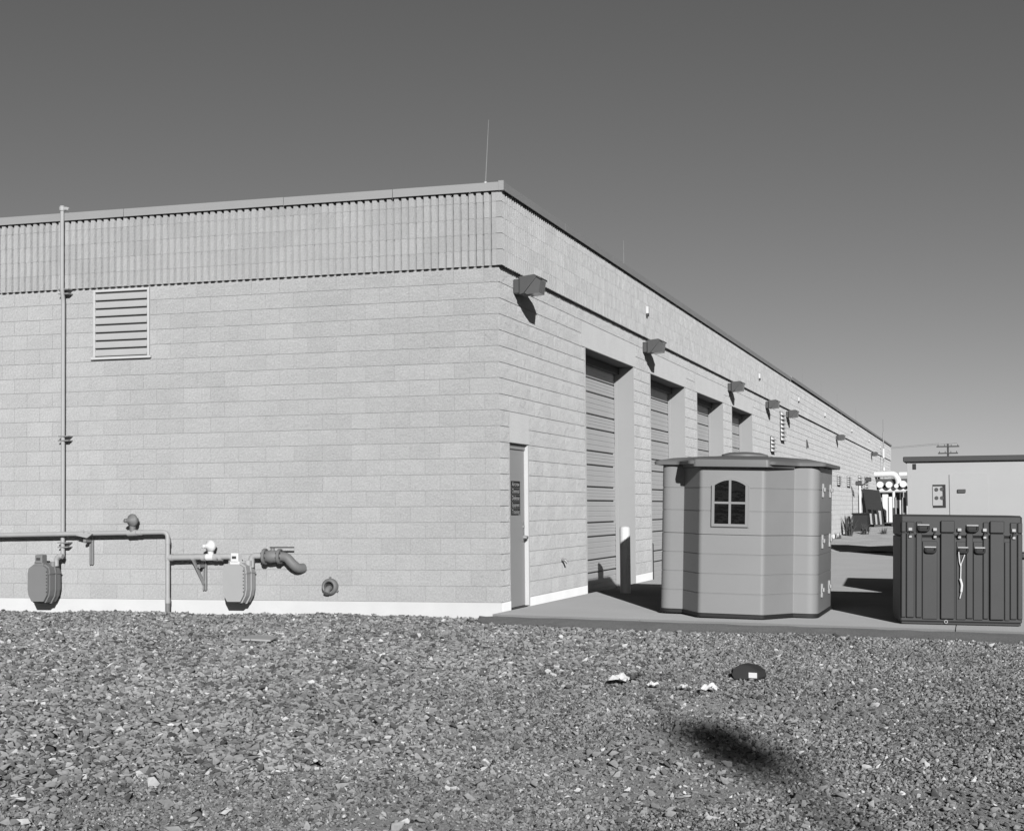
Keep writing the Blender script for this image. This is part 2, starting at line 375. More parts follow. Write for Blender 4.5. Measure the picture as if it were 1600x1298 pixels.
# split-face blocks: a few shared meshes, front face broken up
def block_geo(w, h, d=.05, nx=5, nz=3, amp=.006, seed=0):
    """block lying in local x (length) / z, front towards -y at y=0"""
    rn = random.Random(seed); g = .0037; b = MB(); vs = []
    X = [g+(w-2*g)*i/nx for i in range(nx+1)]; Z = [g+(h-2*g)*k/nz for k in range(nz+1)]
    for k, z in enumerate(Z):
        for i, x in enumerate(X):
            edge = i in (0, nx) or k in (0, nz)
            y = rn.uniform(-amp, amp*.6) if not edge else rn.uniform(0, .0035)
            jx = 0 if i in (0, nx) else rn.uniform(-.2, .2)*w/nx; jz = 0 if k in (0, nz) else rn.uniform(-.25, .25)*h/nz
            vs.append((x+jx, y, z+jz))
    m = nx+1; fs = []
    for k in range(nz):
        for i in range(nx):
            a, b_, c, d_ = k*m+i, k*m+i+1, (k+1)*m+i+1, (k+1)*m+i
            if rn.random() < .5: fs += [(a, b_, c), (a, c, d_)]
            else: fs += [(a, b_, d_), (b_, c, d_)]
    ring = [i for i in range(m)]+[k*m+nx for k in range(1, nz+1)]+[nz*m+i for i in range(nx-1, -1, -1)]+[k*m for k in range(nz-1, 0, -1)]
    base = len(vs); vs += [(vs[i][0], d, vs[i][2]) for i in ring]
    for j in range(len(ring)): fs.append((ring[(j+1) % len(ring)], ring[j], base+j, base+(j+1) % len(ring)))
    return vs, fs
full_geo = [block_geo(BL, CO, seed=i) for i in range(10)]; half_geo = [block_geo(BL/2, CO, nx=3, seed=50+i) for i in range(5)]
def to_mesh(geo, name, mat):
    b = MB(); b.add(*geo[:2]); m = b.mesh(name, mat)
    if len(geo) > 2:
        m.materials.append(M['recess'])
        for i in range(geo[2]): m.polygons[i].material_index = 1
    return m
full_me = [to_mesh(g, 'block', 'block') for g in full_geo]; half_me = [to_mesh(g, 'block', 'block') for g in half_geo]
LOU = (-5.845, -4.98, 3.31, 4.24)      # louvre opening in the left wall
left = []                              # (s0, s1, course)
for c in range(21):
    s = 0.0
    if c % 2 == 0: left.append((0, BL/2, c)); s = BL/2
    while s < 15.8: left.append((s, s+BL, c)); s += BL
def cut(a0, a1, o0, o1):
    out = []
    if o1 <= a0 or o0 >= a1: return [(a0, a1)]
    if o0 > a0+.03: out.append((a0, o0))
    if o1 < a1-.03: out.append((o1, a1))
    return out
near, far = [], []
for s0, s1, c in left:
    z0, z1 = c*CO, (c+1)*CO
    lou = (-s0 > LOU[0] and -s1 < LOU[1] and z1 > LOU[2]+.02 and z0 < LOU[3]-.02)
    segs = [(s0, s1)] if not lou else cut(s0, s1, -LOU[1], -LOU[0])
    for a, b_ in segs:
        whole = abs((b_-a)-(s1-s0)) < 1e-6
        (near if whole and b_ < 6.03 else far).append((a, b_, c, whole))
near.sort(key=lambda t: t[1])
for t in near[300:]: far.append(t)
near = near[:300]
for a, b_, c, wh in near:
    me = random.choice(full_me) if b_-a > .3 else random.choice(half_me)
    bk = link('block', me, wl, (-b_, 0, c*CO))
    if a == 0: bk.scale.x = (b_-.010)/b_
def add_geo(mb, geo, fn): mb.add([fn(v) for v in geo[0]], geo[1])
fb = MB()
for a, b_, c, wh in far:
    g = random.choice(full_geo) if b_-a > .3 else random.choice(half_geo)
    k = (b_-a)/(BL if b_-a > .3 else BL/2)
    add_geo(fb, g, lambda v: (-b_+v[0]*k, v[1], c*CO+v[2]))
tag(fb.build('block_courses', 'block_i', wl), kind='stuff')
# right wall blocks (each only a dozen pixels wide and less): one part
fb = MB()
opens = [(DOOR[0], DOOR[1], -1, 12*CO)]+[(a-.2, c+.2, 18*CO, 20*CO) for a, c in bays]+[(a, c, -1, 18*CO) for a, c in bays]
for c in range(21):
    s = 0.0; z0, z1 = c*CO, (c+1)*CO; n = 0
    while s < YEND:
        L = BL/2 if (s == 0 and c % 2 == 1) else BL
        if s > 32: L = BL*6 if s > 60 else BL*2
        segs = [(s, s+L)]
        for o0, o1, q0, q1 in opens:
            if z1 > q0+.02 and z0 < q1-.02: segs = [t for sg in segs for t in cut(sg[0], sg[1], o0, o1)]
        for a, b_ in segs:
            b_ = min(b_, YEND)
            if b_-a < .04: continue
            if s < 32:
                g = random.choice(full_geo) if b_-a > .28 else random.choice(half_geo); k = (b_-a)/(BL if b_-a > .28 else BL/2)
                add_geo(fb, g, lambda v: (-v[1], a+v[0]*k, c*CO+v[2]))
            else: fb.box(-.03, 0, a+.004, b_-.004, z0+.005, z1-.005)
        s += L
tag(fb.build('block_courses', 'block_i', wr), kind='stuff')
# lintels
MB().bbox(-.3, .002, DOOR[0]+.004, DOOR[1]-.004, 10*CO+.004, 12*CO-.004, .006).build('lintel', 'lintel', wr)
for a, c in bays: MB().bbox(-.3, .002, a-.196, c+.196, 18*CO+.004, 20*CO-.004, .006).build('lintel', 'lintel', wr)
# painted base band
MB().box(XEND, .004, -.004, .0050, -.55, -.002).build('base_band', 'base', bld)
y = .0078; bb = []
for a, c in edges+[(YEND, YEND)]:
    MB().box(-.0050, .0045, y, a, -.7, -.002).build('base_band', 'base', bld); y = c
# ribbed parapet: five courses of four-ribbed blocks
PER = .1016; RW = .057; RD = .060
def rib_geo(nr, seed):
    rn = random.Random(seed); b = MB(); w = nr*PER
    b.box(.002, w-.002, -.010, .05, .0012, CO-.0012)
    for i in range(nr):
        x0 = i*PER; zz = [.0012, .07, .135, CO-.0012]
        vs = []
        for z in zz:
            j = [rn.uniform(-.004, .003) for _ in range(4)]
            vs += [(x0+.001, -.008, z), (x0+j[3]*.5, -RD+.003+j[0], z), (x0+.014, -RD+j[1], z), (x0+RW-.012, -RD+j[2], z), (x0+RW+j[3]*.5, -RD+.004+j[0], z), (x0+RW+.001, -.008, z)]
        fs = [(k*6+q, k*6+q+1, (k+1)*6+q+1, (k+1)*6+q) for k in range(3) for q in range(5)]
        fs += [tuple(range(6))[::-1], tuple(range(18, 24))]
        b.add(vs, fs)
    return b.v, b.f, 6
rib4 = [rib_geo(4, i) for i in range(6)]; rib2 = [rib_geo(2, 30+i) for i in range(4)]
rib4m = [to_mesh(g, 'ribbed_block', 'rib') for g in rib4]; rib2m = [to_mesh(g, 'ribbed_block', 'rib') for g in rib2]
S0 = .072                               # left edge of the first rib, from the corner
fb = MB()
for c in range(5):
    z = (21+c)*CO; k = 0
    # ribs counted from the corner: block covers ribs k .. k+n-1 (left edges at S0 + PER*i)
    first = 2 if c % 2 else 4
    while k < 150:
        n = first if k == 0 else 4
        xl = -(S0+PER*(k+n-1))
        if k < 68: link('ribbed_block', random.choice(rib4m if n == 4 else rib2m), wl, (xl, 0, z))
        else: add_geo(fb, random.choice(rib4 if n == 4 else rib2), lambda v: (xl+v[0], v[1], z+v[2]))
        k += n
    MB().box(-.014, RD, -RD, .03, z+.003, z+CO-.003).build('ribbed_block', 'rib', wl)     # corner rib
tag(fb.build('ribbed_courses', 'rib_i', wl), kind='stuff')
fb = MB(); far_b = MB()
for c in range(5):
    z = (21+c)*CO; k = 0; first = 4 if c % 2 else 2
    while k*PER < 31.4:
        n = first if k == 0 else 4
        g = random.choice(rib4 if n == 4 else rib2); y0 = .043+k*PER
        if k < 40: link('ribbed_block', (random.choice(rib4m) if n == 4 else random.choice(rib2m)), wr, (0, y0, z), (0, 0, math.pi/2))
        else: add_geo(fb, g, lambda v: (-v[1], y0+v[0], z+v[2]))
        k += n
    yy = .043+k*PER
    while yy < YEND-.1:
        L = min(BL*(2 if yy < 50 else 6), YEND-yy); far_b.box(-.03, RD-.004, yy+.004, yy+L-.004, z+.004, z+CO-.004); yy += L
    far_b.box(-.03, RD-.004, .043+k*PER-.01, yy, z+.006, z+CO-.006) if False else None
tag(fb.build('ribbed_courses', 'rib_i', wr), kind='stuff')
tag(far_b.build('ribbed_courses', 'rib_i', wr), kind='stuff')
# metal coping in lengths
def coping(x0, x1, dz=0):
    b = MB(); b.prism([(-.100, 5.212+dz), (-.100, 5.318+dz), (-.088, 5.322+dz), (.36, 5.310+dz), (.36, 5.20+dz), (.345, 5.20+dz), (.345, 5.28+dz), (-.088, 5.28+dz), (-.090, 5.210+dz)], x0, x1, 'x')
    return b.build('coping', 'coping', bld)
cs = [.086, -1.40, -2.94, -5.33, -8.4, -11.5, -16]
for i in range(len(cs)-1): coping(cs[i+1]+.004, cs[i]-(.0 if i == 0 else .004), .003*random.uniform(-1, 1))
def coping_r(y0, y1, dx=0, dz=0):
    b = MB(); b.prism([(.100+dx, 5.212+dz), (.100+dx, 5.318+dz), (.088+dx, 5.322+dz), (-.36, 5.310+dz), (-.36, 5.20+dz), (-.345, 5.20+dz), (-.345, 5.28+dz), (.088+dx, 5.28+dz), (.090+dx, 5.210+dz)], y0, y1, 'y')
    return b.build('coping', 'coping', bld)
y = -.086
for i, yn in enumerate([3.0, 6.1, 9.1, 12.2, 15.2, 18.3, 21.3, 24.4, 27.4, 31.6]): coping_r(y+.004 if i else y, yn-.004); y = yn
while y < YEND: coping_r(y+.004, min(y+6.1, YEND)-.004, .02, .03); y += 6.1
# corner return of the coping
MB().bbox(.03, .1030, -.1030, -.03, 5.209, 5.335, .004).build('coping', 'coping', bld)

# entrance door
ed = MB().bbox(-.105, -.06, DOOR[0]+.035, DOOR[1]-.035, -.105, 1.955, .004).build('entrance_door', 'door', bld)
for y0, y1 in ((DOOR[0]+.001, DOOR[0]+.034), (DOOR[1]-.034, DOOR[1]-.001)):
    MB().bbox(-.16, -.006, y0, y1, -.11, 2.03, .005).build('door_frame', 'framepaint', ed)
MB().bbox(-.16, -.045, DOOR[0]+.0345, DOOR[1]-.0345, 1.962, 2.028, .006).build('door_frame', 'door', ed)
MB().bbox(-.25, -.02, DOOR[0]+.05, DOOR[1]-.05, -.125, -.108, .004).build('threshold', 'dark', ed)
lk = MB(); lk.bbox(-.0595, -.050, 1.165, 1.215, .74, 1.02, .004); lk.lathe([(0, .028), (.03, .026), (.06, .02)], (-.05, 1.19, .80), (1, 0, 0), 12); lk.tube([(.005, 1.20, .80), (.01, 1.10, .795)], .011, 8)
lk.build('handle', 'galv', ed)
lk = MB().lathe([(0, .024), (.02, .022)], (-.0595, 1.19, .94), (1, 0, 0), 12).build('lock', 'galv', ed)
# door sign: five dark plates with one word each
pl = on(798.3, 778, 0, -.06); pr = on(812.3, 778, 0, -.06)
zs = [on(805, v, 0, -.06).z for v in (751, 805)]
hh = (zs[0]-zs[1])/5; sw = pr.y-pl.y
for i, wd in enumerate(['Aircrew', 'Chemical', 'Defense', 'Equipment', 'Training']):
    zc = zs[0]-hh*(i+.5)
    MB().box(-.0595, -.057, pl.y, pr.y, zc-hh*.5+.003, zc+hh*.5-.003).build('sign', 'black', ed)
    cu = bpy.data.curves.new('t', 'FONT'); cu.body = wd; cu.size = hh*.9; cu.align_x = 'CENTER'; cu.align_y = 'CENTER'
    to = bpy.data.objects.new('t', cu); C.objects.link(to)
    dg = bpy.context.evaluated_depsgraph_get(); dg.update()
    me = bpy.data.meshes.new_from_object(to.evaluated_get(dg)); bpy.data.objects.remove(to)
    wid = max(v.co.x for v in me.vertices)-min(v.co.x for v in me.vertices); kx = sw*.82/wid
    for v in me.vertices: v.co = Vector((-.0555, (pl.y+pr.y)/2+v.co.x*kx, zc+v.co.y))
    me.materials.clear(); me.materials.append(M['white']); link('lettering', me, ed)

# roll-up bay doors, each panel its own piece
lines = [3.42, 3.102+.235, 3.102, 2.737, 2.501, 2.129, 1.897, 1.534, 1.304, .942, .709, .327, .116, -.27]
def panel_mesh(L, h):
    pr_ = [(-.02, 0), (.012, 0), (.016, .006)]; n = 4
    for i in range(1, n):
        z = h*i/n; pr_ += [(.016, z-.008), (.010, z-.004), (.010, z+.004), (.016, z+.008)]
    pr_ += [(.016, h-.006), (.012, h), (-.02, h)]
    return MB().prism(pr_, 0, L, 'y').mesh('panel', 'rollup')
zl = [3.70]+lines[1:]
pm = {}
for a, c in bays:
    bd = MB().box(-.41, -.385, a, c, -.5, 3.75).build('bay_door', 'dark', bld)
    for i in range(len(zl)-1):
        h = zl[i]-zl[i+1]-.026; key = round(h, 3), round(c-a, 3)
        if key not in pm: pm[key] = panel_mesh(c-a-.03, h)
        link('panel', pm[key], bd, (-.366, a+.015, zl[i+1]+.013))
    for yy, sg in ((a, 1), (c, -1)):
        j = MB(); y0, y1 = (yy+.0005, yy+.010) if sg > 0 else (yy-.010, yy-.0005)
        j.box(-.345, .006, y0, y1, -.5, 18*CO+.002)
        y2, y3 = (yy+.0102, yy+.03) if sg > 0 else (yy-.03, yy-.0102)
        j.bbox(-.345, -.29, y2, y3, -.5, 18*CO-.001, .003)
        j.build('jamb', 'jamb', bd)
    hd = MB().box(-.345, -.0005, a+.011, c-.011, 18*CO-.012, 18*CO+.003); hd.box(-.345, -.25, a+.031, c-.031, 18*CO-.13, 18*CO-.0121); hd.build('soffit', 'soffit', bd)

# louvre in the left wall
lv = thing('louver_vent', 'white framed louver vent high in the blank wall below the ribbed band', 'vent', (LOU[0], 0, LOU[2]))
W, H = LOU[1]-LOU[0], LOU[3]-LOU[2]
MB().box(.01, W-.01, .0, .007, .01, H-.01).build('backing', 'dark', lv)
for n_, q in (('frame', (0, .03, -.03, .006, 0, H)), ('frame', (W-.03, W, -.03, .006, 0, H)), ('frame', (.031, W-.031, -.03, .006, H-.035, H)), ('sill', (-.03, W+.03, -.045, .007, -.035, -.001))):
    MB().bbox(*q, .004).build(n_, 'framepaint', lv)
for i in range(8):
    z = .01+i*(H-.05)/8; h = (H-.05)/8
    b = MB().prism([(-.030, z+.004), (-.032, z+.022), (-.001, z+h*.98), (.004, z+h*.98), (-.024, z+.018), (-.022, z+.004)], .032, W-.032, 'x') if False else MB()
    b.prism([(-.030, z+.002), (-.034, z+.008), (-.034, z+.024), (.001, z+h*.84), (.005, z+h*.84), (-.027, z+.022), (-.026, z+.002)], 0, 1, 'y') if False else None
    prof = [(-.030, z+.002), (-.034, z+.008), (-.034, z+.024), (-.002, z+h*.84), (.002, z+h*.80), (-.027, z+.018), (-.026, z+.002)]
    b.prism([(yy, zz) for yy, zz in prof], .032, W-.032, 'x')
    b.build('slat', 'slatpaint', lv)

# edge-on louvres on the long wall
def wall_louver(ya, yb, z0, z1, n, label, group='white louver vents on the long wall'):
    t = thing('louver_vent', label, 'vent', (0, ya, z0), 0, group); W = yb-ya; H = z1-z0
    MB().bbox(.001, .03, 0, W, 0, H, .004).build('backing', 'dark', t)
    for k in range(n):
        z = H*k/n; h = H/n
        MB().prism([(.031, z+.01), (.11, z+.01), (.031, z+h*.92)], .0, W, 'y').build('slat', 'white', t)
wall_louver(29.2, 30.1, 3.2, 4.1, 7, 'taller white louver vent on the long wall past the bay doors')
wall_louver(26.8, 27.6, 2.78, 3.23, 4, 'short low white louver vent on the long wall past the bay doors')
for k, (x, y0, y1) in enumerate([(1310, 742, 758), (1325.5, 743, 760), (1343, 742, 765), (1353, 744, 766)]):
    a = on(x-2.5, y0, 0, 0); c = on(x+2.5, y1, 0, 0)
    wall_louver(a.y, c.y, c.z, a.z, 5, ['first', 'second', 'third', 'fourth'][k]+' narrow white vent from the shed along the far wall')

# wall lamps
def lamp_proto():
    t = thing('wall_lamp', 'x', 'lamp', (0, 0, 0), 0, 'floodlights along the long wall')
    MB().bbox(.002, .10, -.10, .10, 0, .19, .012).build('back_box', 'lampgrey', t)
    MB().prism([(.103, -.015), (.103, .215), (.30, .235), (.335, .205), (.155, -.005)], -.15, .15, 'y').build('housing', 'lampgrey', t)
    MB().prism([(.165, .0), (.325, .195), (.385, .165), (.36, -.005), (.20, -.02)], -.135, .135, 'y').build('lens', 'lampglass', t)
    MB().prism([(.30, .236), (.395, .190), (.40, .170), (.387, .168), (.335, .2055)], -.155, .155, 'y').build('visor', 'dark', t)
    return t
lp = lamp_proto()
lab = ['nearest floodlight on the wall just round the building corner', 'floodlight on the wall above the pier between first and second bay doors',
       'floodlight on the wall above the fourth bay door', 'floodlight just left of the tall white louver vent', 'floodlight just right of the tall white louver vent',
       'small far floodlight alone on the wall above the shed roof end', 'farthest tiny floodlight near the end of the long wall']
for i, yy in enumerate([.72, 8.93, 18.95, 25.95, 30.9, 48.9, 71.6]):
    o = lp if i == 0 else copy_tree(lp); o.location = (.0, yy, 3.99); o['label'] = lab[i]
# small white fixtures in the ribbed band
wf = thing('strobe_light', 'x', 'light', (0, 0, 0), 0, 'small white fixtures on the ribbed band')
MB().bbox(.0, .05, -.05, .05, .0, .13, .006).build('housing', 'white', wf); MB().bbox(.003, .045, -.045, .045, -.045, -.001, .006).build('lens', 'dark', wf)
for i, yy in enumerate([8.93, 24.1, 33.9, 43.2, 56.8, 68.9, 79.4]):
    o = wf if i == 0 else copy_tree(wf); o.location = (RD, yy, 4.70)
    o['label'] = ['nearest', 'second', 'third', 'fourth', 'fifth', 'sixth', 'farthest'][i]+' small white fixture on the ribbed band of the long wall'
# pipe stub on the wall by the entrance door
q = on(877, 874, 0, 0)
MB().tube([q, q+Vector((.06, 0, -.005)), q+Vector((.09, .01, -.05))], .02, 10, bend=.03).build('hose_tap', 'galv')
tag(bpy.data.objects['hose_tap'], 'small pipe tap low on the wall between entrance door and first bay', 'tap')
# sign bracket on the far wall
q = on(1260, 700, 0, 0)
tag(MB().prism([(0, 0), (.09, .02), (.03, .30), (0, .3)], -.02, .02, 'y').build('wall_bracket', 'dark', None, q), 'small dark triangular bracket on the long wall right of the vents', 'bracket')

# lightning rods
def rod(x, y, z, h, label, lean=0):
    b = MB().tube([(0, 0, 0), (lean*.5, 0, h*.5), (lean, 0, h)], .008, 6, taper=.4); b.lathe([(0, .03), (.03, .03), (.05, .012)], (0, 0, 0), (0, 0, 1), 8)
    tag(b.build('lightning_rod', 'galv', None, (x, y, z)), label, 'rod', 'lightning rods on the roof edge')
rod(-.17, .0, 5.315, .83, 'tall lightning rod at the near roof corner', .05)
for i, (yy, h) in enumerate([(7.8, .56), (23.8, .62), (30.9, .62), (36.9, .75), (43.7, .8), (51, .8), (62, .85)]):
    rod(-.1, yy, 5.31 if yy < 31 else 5.34, h, ['second', 'third', 'fourth', 'fifth', 'sixth', 'seventh', 'farthest'][i]+' lightning rod along the long roof edge')

# ================================================================== gas meters and pipes on the left wall
SO = -.17
def pw(x, y, d=SO): return on(x, y, 1, d)
gp = thing('gas_piping', 'grey gas pipes with regulators and valve along the foot of the wall', 'pipes', (pw(262, 955).x, SO, -.17))
off = -Vector(gp.location)
def gpart(name, mat, fn, parent=gp):
    b = MB(); fn(b); b.v = [tuple(Vector(v)+off) for v in b.v]; return b.build(name, mat, parent)
gpart('pipe', 'pipe', lambda b: b.tube([pw(-60, 837), pw(262, 831), pw(262, 985)], .031, 14, bend=.08))
for x_, y_ in ((262, 938), (262, 871), (262, 846)):
    gpart('coupling', 'pipe', lambda b: b.tube([pw(x_, y_-4), pw(x_, y_+4)], .038, 12))
gpart('sleeve', 'pipedark', lambda b: b.tube([pw(262, 938), pw(262, 985)], .034, 12))
gpart('pipe', 'pipe', lambda b: b.tube([pw(262, 871), pw(364, 869), pw(364, 884)], .040, 14, bend=.07))
for x_ in (268, 303, 318, 337, 345): gpart('coupling', 'pipe', lambda b: b.tube([pw(x_-2.5, 871), pw(x_+2.5, 870.8)], .047, 12))
gpart('pipe', 'pipe', lambda b: b.tube([pw(393, 886), pw(393, 868), pw(416, 868)], .040, 14, bend=.06))
# flanged valve and elbow into the wall
gpart('valve_body', 'pipedark', lambda b: b.lathe([(0, .055), (.02, .075), (.10, .085), (.18, .075), (.20, .055)], pw(413, 869), (1, 0, 0), 18))
for x_, r in ((412, .105), (435, .10)):
    f = gpart('flange', 'pipedark', lambda b: b.lathe([(0, r-.006), (.006, r), (.034, r), (.04, r-.006)], pw(x_, 869), (1, 0, 0), 22))
    for k in range(8):
        a = k*math.pi/4+.2; c = pw(x_, 869)+Vector((.042, math.cos(a)*r*.78, math.sin(a)*r*.78))+off
        MB().lathe([(-.055, .010), (.012, .010)], c, (1, 0, 0), 6).build('bolt', 'dark', f)
gpart('outlet_elbow', 'pipedark', lambda b: b.tube([pw(438, 869)+Vector((.0, 0, 0)), pw(448, 870), pw(457, 881, -.16), pw(466, 888, -.10), on(474, 887, 1, -.01)], .062, 16, bend=.08))
gpart('valve_handle', 'dark', lambda b: (b.tube([pw(426, 860), pw(426, 855)], .012, 8), b.box(pw(422, 855).x, pw(459, 855).x, SO-.012, SO+.012, pw(430, 856).z, pw(430, 854).z)))
gpart('valve_stem_guard', 'pipedark', lambda b: b.lathe([(0, .03), (.05, .028)], pw(426, 862), (0, 0, 1), 10))
# regulators: round diaphragm housings facing the yard with a vent spout
def regulator(x, y, r, mat):
    c = pw(x, y, SO-.02)
    g = gpart('regulator', mat, lambda b: b.lathe([(-.09, r*.45), (-.05, r*.6), (-.03, r), (-.012, r*1.06), (.0, r*1.06), (.012, r), (.04, r*.62), (.07, r*.38), (.12, r*.34), (.13, r*.2)], c, (-.35, -1, .0), 24))
    d = pw(x-8, y+1, SO-.12); 
    gpart('vent_spout', mat, lambda b: b.tube([c+Vector((-.02, -.05, -.01)), c+Vector((-r*.9, -.09, -.005))], r*.28, 10, taper=.4), g)
    gpart('neck', mat, lambda b: b.tube([c+Vector((0, .02, -r*.7)), c+Vector((0, .02, -r*1.9))], r*.5, 12), g)
    return g
regulator(206, 813, .085, 'pipedark'); regulator(328, 853, .078, 'regw')
gpart('valve', 'pipe', lambda b: b.tube([pw(200, 832.5), pw(214, 832)], .043, 12)); gpart('coupling', 'pipe', lambda b: b.tube([pw(216, 832), pw(222, 831.8)], .039, 12))
gpart('valve', 'regw', lambda b: b.tube([pw(323, 870.3), pw(334, 870)], .048, 12))
# stop cock and strut supports
gpart('stop_cock', 'pipe', lambda b: (b.prism([(pw(122, 836).x, pw(122, 836).z), (pw(140, 832).x, pw(140, 832).z), (pw(148, 834).x, pw(148, 834).z), (pw(140, 840).x, pw(140, 840).z)], SO-.07, SO-.035, 'y'), b.tube([pw(130, 834, SO-.06), pw(130, 827, SO-.06)], .008, 6)))
def strut(x, y0, y1):
    for dx in (-1.6, 1.6): gpart('strut', 'galv', lambda b: b.bbox(pw(x+dx, y0, -.03).x-.011, pw(x+dx, y0, -.03).x+.011, -.045, -.001, pw(x, y1, -.03).z, pw(x, y0, -.03).z, .003))
    gpart('strut_arm', 'galv', lambda b: b.bbox(pw(x, y0, -.03).x-.02, pw(x, y0, -.03).x+.02, -.21, -.046, pw(x, y0+4, -.03).z-.04, pw(x, y0+4, -.03).z, .003))
strut(143, 838, 882); strut(320, 877, 922)
gpart('brace', 'galv', lambda b: b.tube([pw(301, 872, -.19), pw(319, 912, -.05)], .022, 4))
# riser pipe up the wall
rp = thing('vent_riser', 'thin vertical vent pipe running up the wall past the ribbed band', 'pipe', (pw(98, 880, -.09).x, -.09, .0))
x98 = 0; zt = on(99, 329, 1, -.10).z
MB().tube([(0, 0, on(98, 872, 1, -.09).z), (0, 0, 4.1), (.0, -.03, 4.25), (0, -.03, zt), (.05, -.03, zt+.02), (.11, -.03, zt+.0)], .029, 12, bend=.04).build('pipe', 'pipe', rp)
MB().lathe([(0, .04), (.04, .045), (.07, .03)], (0, -.03, zt-.01), (0, 0, 1), 12).build('cap', 'pipe', rp)
for y_ in (456, 685, 851):
    z = on(98, y_, 1, -.09).z
    for dz in (-.03, .03): MB().box(-.06, .10, -.035, .085, z+dz-.008, z+dz+.008).build('clamp', 'galv', rp)
# gas meters
def gas_meter(px_, py_top, mat, label, topmat='regw'):
    c = on(px_, py_top, 1, -.22); t = thing('gas_meter', label, 'gas meter', (c.x, -.22, c.z))
    prof = [(-.15, -.02), (-.165, -.10), (-.165, -.33), (-.15, -.41), (-.10, -.50), (.10, -.50), (.15, -.41), (.165, -.33), (.165, -.10), (.15, -.02), (.09, .02), (-.09, .02)]
    MB().prism(prof, -.14, .10, 'y').build('body', mat, t)
    for yy0, yy1, k in ((-.19, -.141, .93), (.101, .15, .9)):
        MB().prism([(x*k, (z+.24)*k-.24) for x, z in prof], yy0, yy1, 'y').build('cover', mat, t)
    MB().prism([(x*1.07, (z+.24)*1.06-.24) for x, z in prof], -.02, .0, 'y').build('seam_flange', mat, t)
    MB().box(-.175, .175, -.16, .12, -.115, -.098).build('band', mat, t)
    ib = MB().bbox(-.055, .055, -.17, -.04, .03, .15, .01).build('index_box', topmat, t)
    MB().box(-.03, .03, -.174, -.1705, .075, .11).build('dial', 'dark', ib)
    MB().bbox(-.07, .07, -.16, -.02, .0, .04, .006).build('index_base', topmat, t)
    for sx_ in (-1, 1):
        MB().tube([(sx_*.12, 0, -.02), (sx_*.12, 0, .05)], .045, 14).build('swivel', mat, t)
        MB().bbox(sx_*.10-.03, sx_*.10+.03, .07, .16, -.30, .0, .015).build('channel', mat, t)
    for k in range(7):
        MB().lathe([(0, .008), (.008, .008)], (.145, -.192, -.08-.045*k), (0, -1, 0), 6).build('bolt', 'dark', t)
    return t
gas_meter(375, 881, 'meter', 'pale gas meter with a small index box hanging from the pipes')
gas_meter(71, 883, 'meterdark', 'dark grey gas meter at the left edge by the vent pipe', 'meterdark')
lm = MB().tube([(0, 0, 0), (0, 0, .10), (.05, 0, .14), (.1, 0, .13)], .035, 12, bend=.05)
o = lm.build('inlet_elbow', 'pipe', gp); o.location = on(88, 884, 1, -.20)+off
# wall sleeve
q = on(517, 916, 1, 0)
ws = thing('wall_sleeve', 'round pipe sleeve sticking out low in the wall near the corner', 'pipe', q)
ring = MB(); ring.lathe([(.0, .082), (.0, .108), (.05, .108), (.075, .098), (.085, .082), (.075, .066), (.012, .064)], (0, 0, 0), (0, -1, 0), 26); ring.f = [f for f in ring.f if len(f) == 4]; ring.build('collar', 'pipedark', ws)
MB().lathe([(0, .070), (.004, .070)], (0, -.010, 0), (0, -1, 0), 20).build('shade_disc', 'black', ws)  # black disc paints in the shade of the sleeve's open hollow
MB().tube([(-.012, -.015, -.02), (-.018, -.07, -.035), (-.022, -.105, -.085)], .040, 14, bend=.03).build('pipe_end', 'pipedark', ws)
for a in range(3): MB().bbox(-.012, .012, -.03, -.007, .106, .128, .003).build('lug', 'pipedark', ws, rot=(0, a*2.09, 0))

# ================================================================== bollard and post by the bays
def bollard(p, r, h, mat, label):
    t = thing('bollard', label, 'bollard', p)
    MB().lathe([(0, r), (h-.02, r), (h, r*.9)], (0, 0, 0), (0, 0, 1), 22).build('pipe', mat, t)
    MB().lathe([(0, r*.9), (.012, r*.7), (.02, .001)], (0, 0, h), (0, 0, 1), 22).build('cap', mat, t)
q = on_apron(977.5, 926); bollard(q, .082, 1.02, 'white', 'white bollard at the first bay door beside the shed')
q = on_apron(1019, 905); bollard(q, .035, .66, 'dark', 'thin dark post between the first two bay doors')

# ================================================================== plastic shed
SL = .028
SH = thing('plastic_shed', 'moulded grey plastic garden shed with arched window standing on the apron', 'shed')
ang = math.radians(-.3); q = on_apron(1141, 966.5)
SH.location = (q.x, q.y, apron_z(q.x, q.y)+.004); SH.rotation_euler = (0, SL, ang)
def rounded(poly, radii, n=6):
    out = []; L = len(poly)
    for i in range(L):
        p = Vector(poly[i]); a = Vector(poly[i-1]); c = Vector(poly[(i+1) % L]); r = radii[i]
        if r <= 0: out.append(tuple(p)); continue
        d1 = (a-p).normalized(); d2 = (c-p).normalized(); th = d1.angle(d2); k = min(r/math.tan(th/2), (a-p).length*.48, (c-p).length*.48)
        A = p+d1*k; B = p+d2*k
        for j in range(n+1): t = j/n; out.append(tuple(A*(1-t)**2+p*2*t*(1-t)+B*t*t))
    return out
fa, fb_, dp, wg, dep = .392, .295, .54, .30, 1.85
poly = [(-fa, 0), (fa, 0), (fa+fb_, dp), (fa+fb_+wg, dp), (fa+fb_+wg, dp+dep), (-fa-fb_-wg, dp+dep), (-fa-fb_-wg, dp), (-fa-fb_, dp)]
outl = rounded(poly, [.07, .07, .015, .20, .20, .20, .20, .015])
def offs(pl, d):
    n = len(pl); out = []
    for i in range(n):
        p = Vector(pl[i]); t = (Vector(pl[(i+1) % n])-Vector(pl[i-1])).normalized(); nn = Vector((t.y, -t.x)); out.append(tuple(p+nn*d))
    return out
